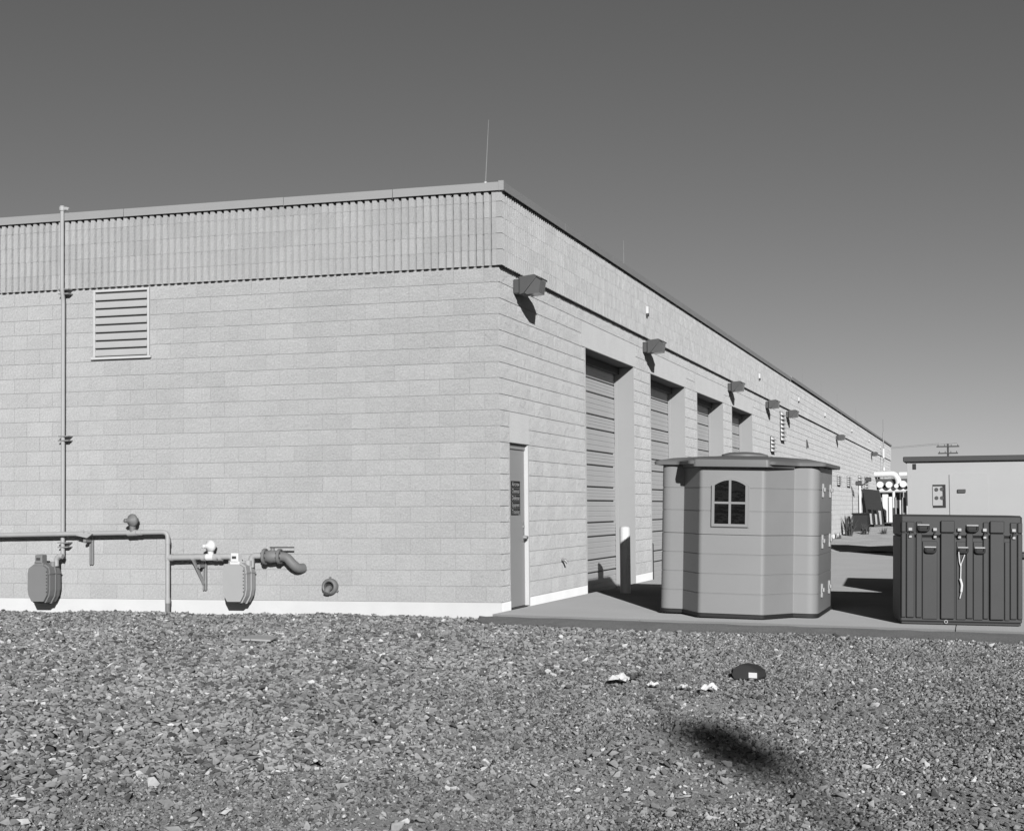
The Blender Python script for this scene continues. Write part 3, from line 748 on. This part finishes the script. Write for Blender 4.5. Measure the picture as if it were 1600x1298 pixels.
def shell(levels, mat, name):
    """levels: (z, outward offset)"""
    b = MB(); n = len(outl)
    for z, d in levels: b.v += [(x, y, z) for x, y in offs(outl, d)]
    for k in range(len(levels)-1):
        for i in range(n): b.f.append((k*n+i, k*n+(i+1) % n, (k+1)*n+(i+1) % n, (k+1)*n+i))
    b.f.append(tuple(range(n))[::-1]); b.f.append(tuple(range((len(levels)-1)*n, len(levels)*n)))
    b.smooth = True
    return b.build(name, mat, SH)
shell([(0, -.005), (.012, .012), (.05, .012), (.056, -.01)], 'black', 'base')
def banded(z0, z1, n):
    lv_ = [(z0, 0)]
    for k in range(1, n):
        z = z0+(z1-z0)*k/n; lv_ += [(z-.007, 0), (z-.004, -.007), (z+.004, -.007), (z+.007, 0)]
    return lv_+[(z1, 0)]
shell(banded(.057, 1.010, 4)[:], 'shed', 'lower_wall'); shell(banded(1.016, 1.86, 3), 'shed', 'upper_wall')
# roof: octagonal shallow cap with an eave, thicker over the bay
ro = rounded([(-fa-.13, -.10), (fa+.13, -.10), (fa+fb_+.05, dp-.07), (fa+fb_+wg+.085, dp-.06), (fa+fb_+wg+.085, dp+dep+.08), (-fa-fb_-wg-.085, dp+dep+.08), (-fa-fb_-wg-.085, dp-.06), (-fa-fb_-.05, dp-.07)], [.08]*8, 4)
def roof_shell(levels, pl, name, mat, parent, cen=(0, 1.05)):
    b = MB(); n = len(pl)
    for z, k in levels: b.v += [(cen[0]+(x-cen[0])*k, cen[1]+(y-cen[1])*k, z) for x, y in pl]
    for j in range(len(levels)-1):
        for i in range(n): b.f.append((j*n+i, j*n+(i+1) % n, (j+1)*n+(i+1) % n, (j+1)*n+i))
    b.f.append(tuple(range(n))[::-1]); b.f.append(tuple(range((len(levels)-1)*n, len(levels)*n))); b.smooth = True
    return b.build(name, mat, parent)
RF = roof_shell([(1.865, .98), (1.868, 1), (1.905, 1.005), (1.915, .99), (1.955, .80), (1.985, .45), (1.995, .2)], ro, 'roof', 'roof', SH)
bay = rounded([(-fa-.06, -.115), (fa+.06, -.115), (fa+fb_+.035, dp-.02), (-fa-fb_-.035, dp-.02)], [.05]*4, 4)
b = MB(); n = len(bay)
for z, k in ((1.835, .985), (1.838, 1), (1.90, 1.0), (1.925, .985), (1.93, .9)): b.v += [(x*k, .3+(y-.3)*k, z) for x, y in bay]
b.f = [(j*n+i, j*n+(i+1) % n, (j+1)*n+(i+1) % n, (j+1)*n+i) for j in range(4) for i in range(n)]+[tuple(range(n))[::-1], tuple(range(4*n, 5*n))]; b.smooth = True
b.build('bay_fascia', 'roof', RF)
MB().lathe([(0, .30), (.03, .29), (.055, .20), (.065, .05)], (0, 1.0, 1.985), (0, 0, 1), 28).build('vent_cap', 'roof', RF)
# arched window on the bay front
WN = MB(); ww, wz0, wz1, arch = .198, 1.135, 1.612, .072
def arch_poly(w, z0, z1, a, n=10): return [(-w, z0), (w, z0)]+[(w*(1-2*i/n), z1+a*(1-(1-2*i/n)**2)) for i in range(n+1)]
WN.prism(arch_poly(ww+.036, wz0-.036, wz1, arch+.036), -.010, .004, 'y'); WX = -.02
W_ = WN.build('window', 'shed', SH, (WX, 0, 0))
def strip_arch(wi, wo, z0i, z0o, ai, ao, y0, y1):
    pi_, po = arch_poly(wi, z0i, wz1, ai), arch_poly(wo, z0o, wz1, ao); b = MB(); n = len(pi_)
    for y in (y0, y1): b.v += [(x, y, z) for x, z in pi_]+[(x, y, z) for x, z in po]
    for i in range(n):
        j = (i+1) % n
        b.f += [(i, j, n+j, n+i), (2*n+i, 2*n+n+i, 2*n+n+j, 2*n+j), (n+i, n+j, 3*n+j, 3*n+i), (i, 2*n+i, 2*n+j, j)]
    return b
strip_arch(ww-.010, ww+.024, wz0+.010, wz0-.024, arch-.008, arch+.024, -.036, -.0105).build('frame', 'shed', W_)
for k, (xa, xb_, za, zb) in enumerate([(-ww+.004, -.002, wz0+.004, 1.398), (.002, ww-.004, wz0+.004, 1.398)]):
    MB().box(xa, xb_, -.017, -.0125, za, zb).build('pane', 'pane', W_)
for sg in (-1, 1):
    n = 8; top = [(sg*(ww-.006)*(1-i/n), wz1+(arch-.004)*(1-(1-i/n)**2)) for i in range(n)]+[(sg*.002, wz1+arch-.004)]
    MB().prism([(sg*.002, 1.402), (sg*(ww-.006), 1.402)]+top, -.017, -.0125, 'y').build('pane', 'pane', W_)
MB().box(-.014, .014, -.034, -.0175, wz0+.004, wz1+arch-.002).build('muntin', 'shed', W_)
for sg in (-1, 1): MB().box(*sorted((sg*.0145, sg*(ww-.005))), -.034, -.0175, 1.388, 1.414).build('muntin', 'shed', W_)
# latches on the side and hinges on the other
xr = fa+fb_+wg
for z in (.33, .94, 1.58):
    for yv in (dp+.42, dp+1.35):
        l_ = MB(); l_.bbox(xr-.001, xr+.022, yv-.05, yv+.05, z-.09, z+.08, .004); l_.bbox(xr+.0221, xr+.045, yv-.07, yv+.03, z-.02, z+.03, .004)
        l_.build('latch', 'latch', SH)
for z in (.98, 1.08, 1.55, 1.66): MB().bbox(-xr-.03, -xr+.001, dp+.35, dp+.45, z-.03, z+.03, .004).build('hinge', 'dark', SH)

# ================================================================== transit case
def case(label, loc, rz, wd, dpth, h, detail=True):
    t = thing('transit_case', label, 'case', loc, rz); t.rotation_euler = (0, SL*.7, rz); z1 = h*.80
    body = MB().bbox(0, wd, 0, dpth, .03, z1-.003, .012).build('body', 'case', t)
    lid = MB().bbox(-.002, wd+.002, -.003, dpth+.002, z1, h, .022).build('lid', 'case', t)
    MB().bbox(.01, wd-.01, .01, dpth-.01, 0, .029, .008).build('skid', 'case', t)
    if not detail: return t
    k = .00763                           # metres per photo pixel at the case
    def fx(x): return (x-1407)*k
    def fz(y): return (974-y)*k
    for x0, x1, y0, y1, d in [(1408, 1415, 816, 964, .022), (1415.6, 1427.5, 816, 964, .030), (1430, 1439, 816, 964, .026), (1466.8, 1487.5, 814, 965, .040),
                              (1540, 1561, 814, 965, .040), (1505, 1515, 845, 964, .026), (1530, 1538, 816, 964, .026), (1570, 1580, 816, 964, .026), (1581, 1588, 816, 964, .022)]:
        for a, c, nm, par in ((y0, 832.4, 'lid_rib', lid), (833.6, y1, 'rib', body)):
            if a < c-3: MB().bbox(fx(x0), fx(x1), -d, .012, fz(c), fz(a), .008).build(nm, 'case', par)
    for x0, x1 in ((1439.6, 1462), (1490, 1504.4), (1515.6, 1529.5), (1562, 1569.5)):
        MB().bbox(fx(x0), fx(x1), -.016, .012, fz(966), fz(846), .006).build('panel', 'case', body)
    def handle(x0, x1, y0, y1, par):
        hp = MB().bbox(fx(x0), fx(x1), -.036, .002, fz(y0+2.4), fz(y0), .004).build('handle_plate', 'galv', par)
        MB().tube([(fx(x0+1.5), -.02, fz(y0+3)), (fx(x0+1.8), -.05, fz(y1)), (fx(x1-1.8), -.05, fz(y1)), (fx(x1-1.5), -.02, fz(y0+3))], .015, 8, bend=.03).build('handle', 'black', par)
        MB().bbox(fx(x0+2), fx(x1-2), -.03, -.012, fz(y1-1.5), fz(y0+2.6), .003).build('handle_recess', 'black', par)
    for x0, x1 in ((1431.5, 1450), (1505, 1523)): handle(x0, x1, 820, 830, lid)
    for x0, x1 in ((1442, 1460), (1492, 1508), (1517, 1533)): handle(x0, x1, 854, 863, body)
    for x in (1421, 1458, 1494.5, 1532, 1575):
        la = MB().bbox(fx(x-3), fx(x+3), -.045, .0, fz(830.5), fz(825.5), .004).build('latch', 'galv', lid)
        MB().bbox(fx(x-2.4), fx(x+2.4), -.05, .0, fz(841.5), fz(837.5), .004).build('catch', 'galv', body)
        MB().tube([(fx(x-2), -.05, fz(838)), (fx(x+1), -.055, fz(831))], .006, 6).build('hook', 'dark', la)
    dr = MB(); dr.lathe([(0, .024), (.012, .022)], (fx(1475), -.0, fz(970)+.004), (0, -1, 0), 16); dr.build('drain_plug', 'galv', body)
    MB().lathe([(0, .014), (.004, .012)], (fx(1475), -.013, fz(970)+.004), (0, -1, 0), 12).build('drain_hole', 'black', body)
    return t
q = on_apron(1407, 974.5)
cz = case('dark ribbed plastic transit case with latches at the right edge', (q.x, q.y, apron_z(q.x, q.y)+.005), math.radians(8), 1.38, 1.0, 1.285)
for xx, yy, dd, hh_, lb in ((q.x+.10, q.y+1.07, 2.45, 1.24, 'long transit case directly behind the ribbed one, only its top showing'), (4.95, 5.6, 3.3, 1.22, 'rearmost long transit case in the row behind the ribbed one')):
    case(lb, (xx, yy, apron_z(xx, yy)+.016), math.radians(3), 1.2, dd, hh_, False)
# white cord hanging from the case
m = cz.matrix_basis
def cpt(x, y, d): return m @ Vector(((x-1407)*.00763, d, (974-y)*.00763))
co = MB(); co.tube([cpt(1493, 862, -.06), cpt(1494.5, 878, -.05), cpt(1496.5, 884, -.05), cpt(1496, 905, -.05), cpt(1497.5, 922, -.05), cpt(1495, 933, -.05)], .006, 6, bend=.03)
co.tube([cpt(1502, 866, -.06), cpt(1497, 880, -.05), cpt(1496.5, 884, -.05)], .005, 6); co.tube([cpt(1495.5, 903, -.052), cpt(1498, 912, -.055), cpt(1497, 923, -.052)], .013, 6, bend=.02)
tag(co.build('cord', 'paper'), 'white frayed cord hanging down the front of the ribbed transit case', 'cord')

# ================================================================== background
# portable building
YB = 26.0
q = on(1417, 722, 1, YB); q2z = q.z; zb = apron_z(q.x, YB)
pb = thing('portable_building', 'pale portable building with dark flat roof beyond the transit case', 'building', (q.x, YB, zb)); Hb = q2z-zb
MB().bbox(0, 6.0, 0, 2.4, .15, Hb, .02).build('wall', 'cont', pb); MB().box(.1, 5.9, .1, 2.3, 0, .149).build('skid', 'dark', pb)
MB().bbox(-.10, 6.1, -.12, 2.5, Hb+.001, Hb+.15, .02).build('roof', 'controof', pb)
def bx(x, y): p = on(x, y, 1, YB); return p.x-q.x, p.z-zb
MB().bbox(.0, .09, -.012, -.001, .16, Hb-.01, .004).build('corner_trim', 'cont', pb)
x0, z1 = bx(1483, 741); x1, z0 = bx(1545, 846)
pd_ = MB().bbox(x0, x1, -.035, -.001, .2, z1, .008).build('door', 'cont', pb)
xh, zh = bx(1503, 767); MB().bbox(xh-.12, xh+.1, -.09, -.036, zh-.05, zh+.05, .01).build('handle', 'dark', pd_)
x0, z1 = bx(1457, 757); x1, z0 = bx(1478, 793)
hv = MB().box(x0, x1, -.010, -.0005, z0, z1).build('hatch', 'black', pb)
MB().bbox(x0+.0, x1-.085, -.035, -.0105, z0+.06, z1-.05, .006).build('meter_panel', 'cont', hv)
for fx_, fz_ in ((.12, .78), (.12, .42), (.34, .42), (.34, .8)):
    MB().lathe([(0, .055), (.012, .05)], (x0+fx_*1.0*(x1-x0)/.47*.9+.02, -.0355, z0+fz_*(z1-z0)), (0, -1, 0), 14).build('gauge', 'dark', hv)
xa, za = bx(1428.5, 729); MB().bbox(xa-.05, xa+.05, -.012, -.0005, za-.08, za+.08, .004).build('vent', 'black', pb)
# pipe rack
YR = 62.0; g0 = -.02
def rk(x, y, Y=YR): return on(x, y, 1, Y)
pk = thing('pipe_rack', 'white insulated pipes on a dark frame at the far end of the yard', 'pipe rack', (rk(1395, 815).x, YR, g0)); po = -Vector(pk.location)
def kpart(name, mat, fn):
    b = MB(); fn(b); b.v = [tuple(Vector(v)+po) for v in b.v]; return b.build(name, mat, pk)
kpart('pipe', 'rack', lambda b: b.tube([rk(1366, 741), rk(1398, 740), rk(1404, 750), rk(1404, 757)], .15, 14, bend=.3))
kpart('pipe', 'rack', lambda b: b.tube([rk(1372, 766), rk(1420, 765)], .13, 14))
for x, y, r in ((1375, 757, .165), (1389, 757, .165), (1400.5, 759, .11), (1411, 756, .17), (1420, 757, .12)):
    kpart('pipe', 'rack', lambda b: b.tube([rk(x, y, YR-.5), rk(x, y, YR-.5)+Vector((0, 3.5, 0))], r, 14))
kpart('pipe', 'rack', lambda b: b.tube([rk(1405, 741), rk(1440, 740)], .13, 12))
kpart('valve', 'rack', lambda b: (b.tube([rk(1381, 735), rk(1381, 730)], .06, 8), b.tube([rk(1381, 730), rk(1381, 722)], .02, 6)))
kpart('post', 'dark', lambda b: b.tube([rk(1368, 742, YR+.3), rk(1383, 816, YR-.4)], .07, 4))
kpart('post', 'dark', lambda b: b.box(rk(1371, 742).x, rk(1374, 742).x, YR+.25, YR+.4, g0, rk(1374, 742).z))
kpart('beam', 'dark', lambda b: b.box(rk(1369, 742).x, rk(1440, 742).x, YR+.2, YR+.3, rk(1374, 765).z, rk(1374, 748).z))
kpart('beam', 'dark', lambda b: b.box(rk(1369, 742).x, rk(1440, 742).x, YR+.9, YR+1.0, rk(1374, 777).z, rk(1374, 768).z))
kpart('cabinet', 'rack', lambda b: (b.bbox(rk(1378, 772).x, rk(1387.5, 772).x, YR+.1, YR+.8, g0+.35, rk(1378, 772).z, .02)))
kpart('cabinet', 'rack', lambda b: (b.bbox(rk(1388, 772).x, rk(1395, 772).x, YR, YR+.8, g0+.35, rk(1378, 776).z, .02)))
kpart('deck', 'dark', lambda b: b.box(rk(1360, 820).x, rk(1440, 820).x, YR-.5, YR+4, g0-.3, rk(1378, 818).z))
for i, (x, segs) in enumerate([(1397, [(768, 793, 'rack'), (793, 816, 'dark')]), (1403.5, [(774, 781, 'dark'), (781, 793, 'rack'), (793, 803, 'dark'), (803, 818, 'rack')]),
                (1408, [(770, 781, 'dark'), (781, 811, 'rack'), (811, 820, 'dark')]), (1414, [(768, 777, 'rack'), (777, 801, 'dark'), (801, 820, 'rack')]), (1419, [(766, 790, 'dark'), (790, 820, 'rack')])]):
    YQ = YR-1.5-.3*i; p = rk(x, segs[-1][1], YQ)
    t = thing('striped_post', ['first', 'second', 'third', 'fourth', 'fifth'][i]+' from the left of the black and white banded posts at the pipe rack', 'post', (p.x, YQ, -.25), 0, 'banded posts at the pipe rack')
    zz = [rk(x, s[0], YQ).z for s in segs]+[-.25]
    for j, s in enumerate(segs): MB().lathe([(0, .075), (zz[j]-zz[j+1]-.002, .075)], (0, 0, zz[j+1]+.25), (0, 0, 1), 12).build('band', s[2], t)
# leaning dark grate left of the rack
t = thing('leaning_grate', 'dark slatted panel leaning beside the pipe rack', 'panel', rk(1362, 818, 60)); to_ = -Vector(t.location)
def quad(name, mat, pts, th):
    b = MB(); P4 = [rk(x, y, Y)+to_ for x, y, Y in pts]
    b.add([p for p in P4]+[p+Vector((0, th, 0)) for p in P4], [(0,1,2,3),(7,6,5,4),(0,4,5,1),(1,5,6,2),(2,6,7,3),(3,7,4,0)]); b.build(name, mat, t)
quad('panel', 'black', [(1348, 763, 60.5), (1374, 766, 60.5), (1378, 798, 60.1), (1353, 795, 60.1)], .08)
for x in (1353, 1361, 1369, 1376): quad('slat', 'black', [(x, 795, 60.1), (x+2.5, 795, 60.1), (x+5.5, 818, 59.8), (x+2.2, 818, 59.8)], .08)
quad('sheet', 'cont', [(1346, 780, 60.8), (1376, 790, 60.8), (1378, 819, 60.4), (1353, 819, 60.4)], .05)
# dark bin and lamp post at the far wall
p = on(1332, 830, 1, 56); 
b = MB(); b.bbox(-.35, .35, 0, .9, 0, 1.0, .03); b2 = MB().bbox(-.38, .38, -.03, .93, 1.001, 1.07, .02)
t = thing('dark_bin', 'dark bin against the far wall behind the weeds', 'bin', (.55, 54.5, -.22)); b.build('body', 'black', t); b2.build('lid', 'black', t)
t = thing('lamp_post', 'short white post with two dark heads by the far wall', 'post', (.42, 56.5, -.2))
MB().tube([(0, 0, 0), (0, 0, 2.35)], .06, 10).build('pole', 'rack', t)
for x in (-.05, .40): MB().bbox(x-.14, x+.14, -.12, .12, 2.36+x*.4, 2.56+x*.4, .03).build('head', 'dark', t)
MB().tube([(0, 0, 2.3), (.40, 0, 2.5)], .03, 6).build('arm', 'dark', t)
# weeds
def weed(x, y, h, n, label):
    b = MB(); z = -.24
    for i in range(n):
        a = random.uniform(0, 6.28); l_ = h*random.uniform(.4, 1); sp = random.uniform(.05, .45)*h
        p0 = Vector((random.uniform(-.12, .12), random.uniform(-.12, .12), 0)); p1 = p0+Vector((math.cos(a)*sp*.4, math.sin(a)*sp*.4, l_*.6)); p2 = p0+Vector((math.cos(a)*sp, math.sin(a)*sp, l_))
        s_ = Vector((-math.sin(a), math.cos(a), 0))*.012*h*2
        b.add([p0-s_, p0+s_, p1+s_, p1-s_, p2], [(0,1,2,3),(3,2,4)])
    tag(b.build('weed', 'weed', None, (x, y, z)), label, 'weed', 'weeds by the far wall')
weed(.35, 50.5, 1.1, 90, 'tallest dry weed clump against the far wall'); weed(.9, 52.5, .7, 60, 'low weed clump in front of the dark bin'); weed(1.7, 53, .5, 60, 'small weed tuft right of the dark bin'); weed(.25, 46, .4, 40, 'tiny weed tuft nearest the shed at the far wall')
# mast, far pole and wires
p = on(1381, 735, 1, 80); zt = on(1381, 655, 1, 80).z
t = thing('antenna_mast', 'thin antenna mast rising at the far end of the long building', 'antenna', (p.x, 80, -.2))
MB().tube([(0, 0, 0), (0, 0, zt-.6)], .035, 8).build('pole', 'galv', t); MB().tube([(0, 0, zt-.6), (0, 0, zt+.2)], .018, 6).build('whip', 'galv', t); MB().bbox(-.06, .06, -.06, .06, 4.3, 4.9, .02).build('box', 'white', t)
YP = 150.0; p = on(1481, 693, 1, YP)
t = thing('utility_pole', 'far utility pole with two crossarms above the portable building', 'pole', (p.x, YP, -.3))
MB().tube([(0, 0, 0), (0, 0, p.z+.3)], .14, 8, taper=.7).build('pole', 'rust', t)
for y_, hw in ((697.5, 1.15), (708, 1.0)):
    z = on(1481, y_, 1, YP).z+.3; ca = MB().bbox(-hw, hw, -.22, -.10, z-.07, z+.07, .01).build('crossarm', 'rust', t)
    for k in range(4): MB().lathe([(0, .04), (.16, .03)], (-hw*.85+hw*.57*k, -.16, z+.07), (0, 0, 1), 8).build('insulator', 'dark', ca)
a = on(1481, 696, 1, YP)
for k, dx in enumerate((-.9, .9)):
    pts = []
    for i in range(13):
        u = i/12; pts.append((p.x+dx+(-60*u), YP+40*u, a.z+.25-1.2*4*u*(1-u)*.6))
    tag(MB().tube(pts, .012, 4).build('wire', 'dark'), ['left', 'right'][k]+'most overhead wire running from the far utility pole', 'wire', 'overhead wires')
# ================================================================== litter on the gravel
def gpt(x, y):
    d = ray(x, y); P = CAM.copy(); t = 5.0
    for _ in range(4000):
        P = CAM+d*t
        if P.z <= terrain(P.x, P.y)+.012: break
        t += .01
    return P
q = gpt(1170, 1060)
jg = thing('jug', 'dark plastic jug lying on the gravel with a white label', 'jug', q, math.radians(-14))
jb = MB(); pr_ = [(-.10, 0), (-.122, .035), (-.108, .085), (-.05, .122), (.045, .112), (.112, .070), (.120, .02), (.105, 0)]
jb.prism(pr_, -.07, .09, 'y'); jb.prism([(x*.93, z*.93+.004) for x, z in pr_], -.085, -.07, 'y'); jb.build('body', 'case', jg)
MB().tube([(-.118, .01, .055), (-.15, .01, .06)], .022, 10).build('cap', 'black', jg)
MB().box(.035, .108, -.0885, -.0865, .018, .062).build('label_patch', 'paper', jg)
def scrap(x, y, w_, h_, label, mat='paper', n=6, group='white paper scraps on the gravel'):
    q = gpt(x, y); b = MB(); rn = random.Random(int(x)); k = 6
    for j in range(k+1):
        for i in range(k+1):
            b.v.append((w_*(i/k-.5)+rn.uniform(-.25, .25)*w_/k, h_*(j/k-.5)+rn.uniform(-.25, .25)*h_/k, .012+min(w_, h_)*(.35+.65*max(0, 1-2.6*((i/k-.5)**2+(j/k-.5)**2)))*max(0, .17+.26*math.sin(i*1.2+x)*math.sin(j*1.4+y)+.20*rn.random())))
    b.f = [(j*(k+1)+i, j*(k+1)+i+1, (j+1)*(k+1)+i+1, (j+1)*(k+1)+i) for j in range(k) for i in range(k) if rn.random() > .10]
    o = tag(b.build('paper_scrap' if mat == 'paper' else 'dark_scrap', mat, None, q+Vector((0, 0, .012)), (0, 0, rn.uniform(0, 3))), label, 'scrap', group if mat == 'paper' else None)
    return o
scrap(968, 1068, .15, .22, 'largest crumpled white scrap on the gravel beside a dark scrap'); scrap(1020, 1075, .09, .08, 'small white scrap right of the dark scrap')
scrap(1070, 1079, .09, .08, 'small flat white scrap midway between the larger scraps'); scrap(1109, 1082, .13, .12, 'crumpled white scrap nearest the dark jug')
scrap(986, 1064, .13, .10, 'small dark scrap beside the largest white scrap', 'dark')
q = gpt(405, 1003); tag(MB().bbox(-.16, .16, -.10, .10, 0, .022, .005).build('flat_board', 'pipe', None, q+Vector((0, 0, .03)), (.12, .03, .1)), 'flat pale board lying on the coarse gravel below the gas meter', 'board')
# unseen pole and head added behind the camera to cast the soft gravel shadow
bs = Vector((4.27, -9.25, -.25)); H_ = bs+S*(40/math.cos(SUN_EL))
t = thing('shadow_pole', 'tall pole added behind the camera, out of view, to cast the soft shadow on the gravel', 'pole', (H_.x, H_.y, terrain(H_.x, H_.y)))
hz = H_.z-t.location.z
MB().tube([(0, 0, 0), (0, 0, hz-.25)], .05, 8).build('pole', 'galv', t); MB().bbox(-.24, .24, -.18, .18, hz-.33, hz+.28, .04).build('head', 'dark', t)
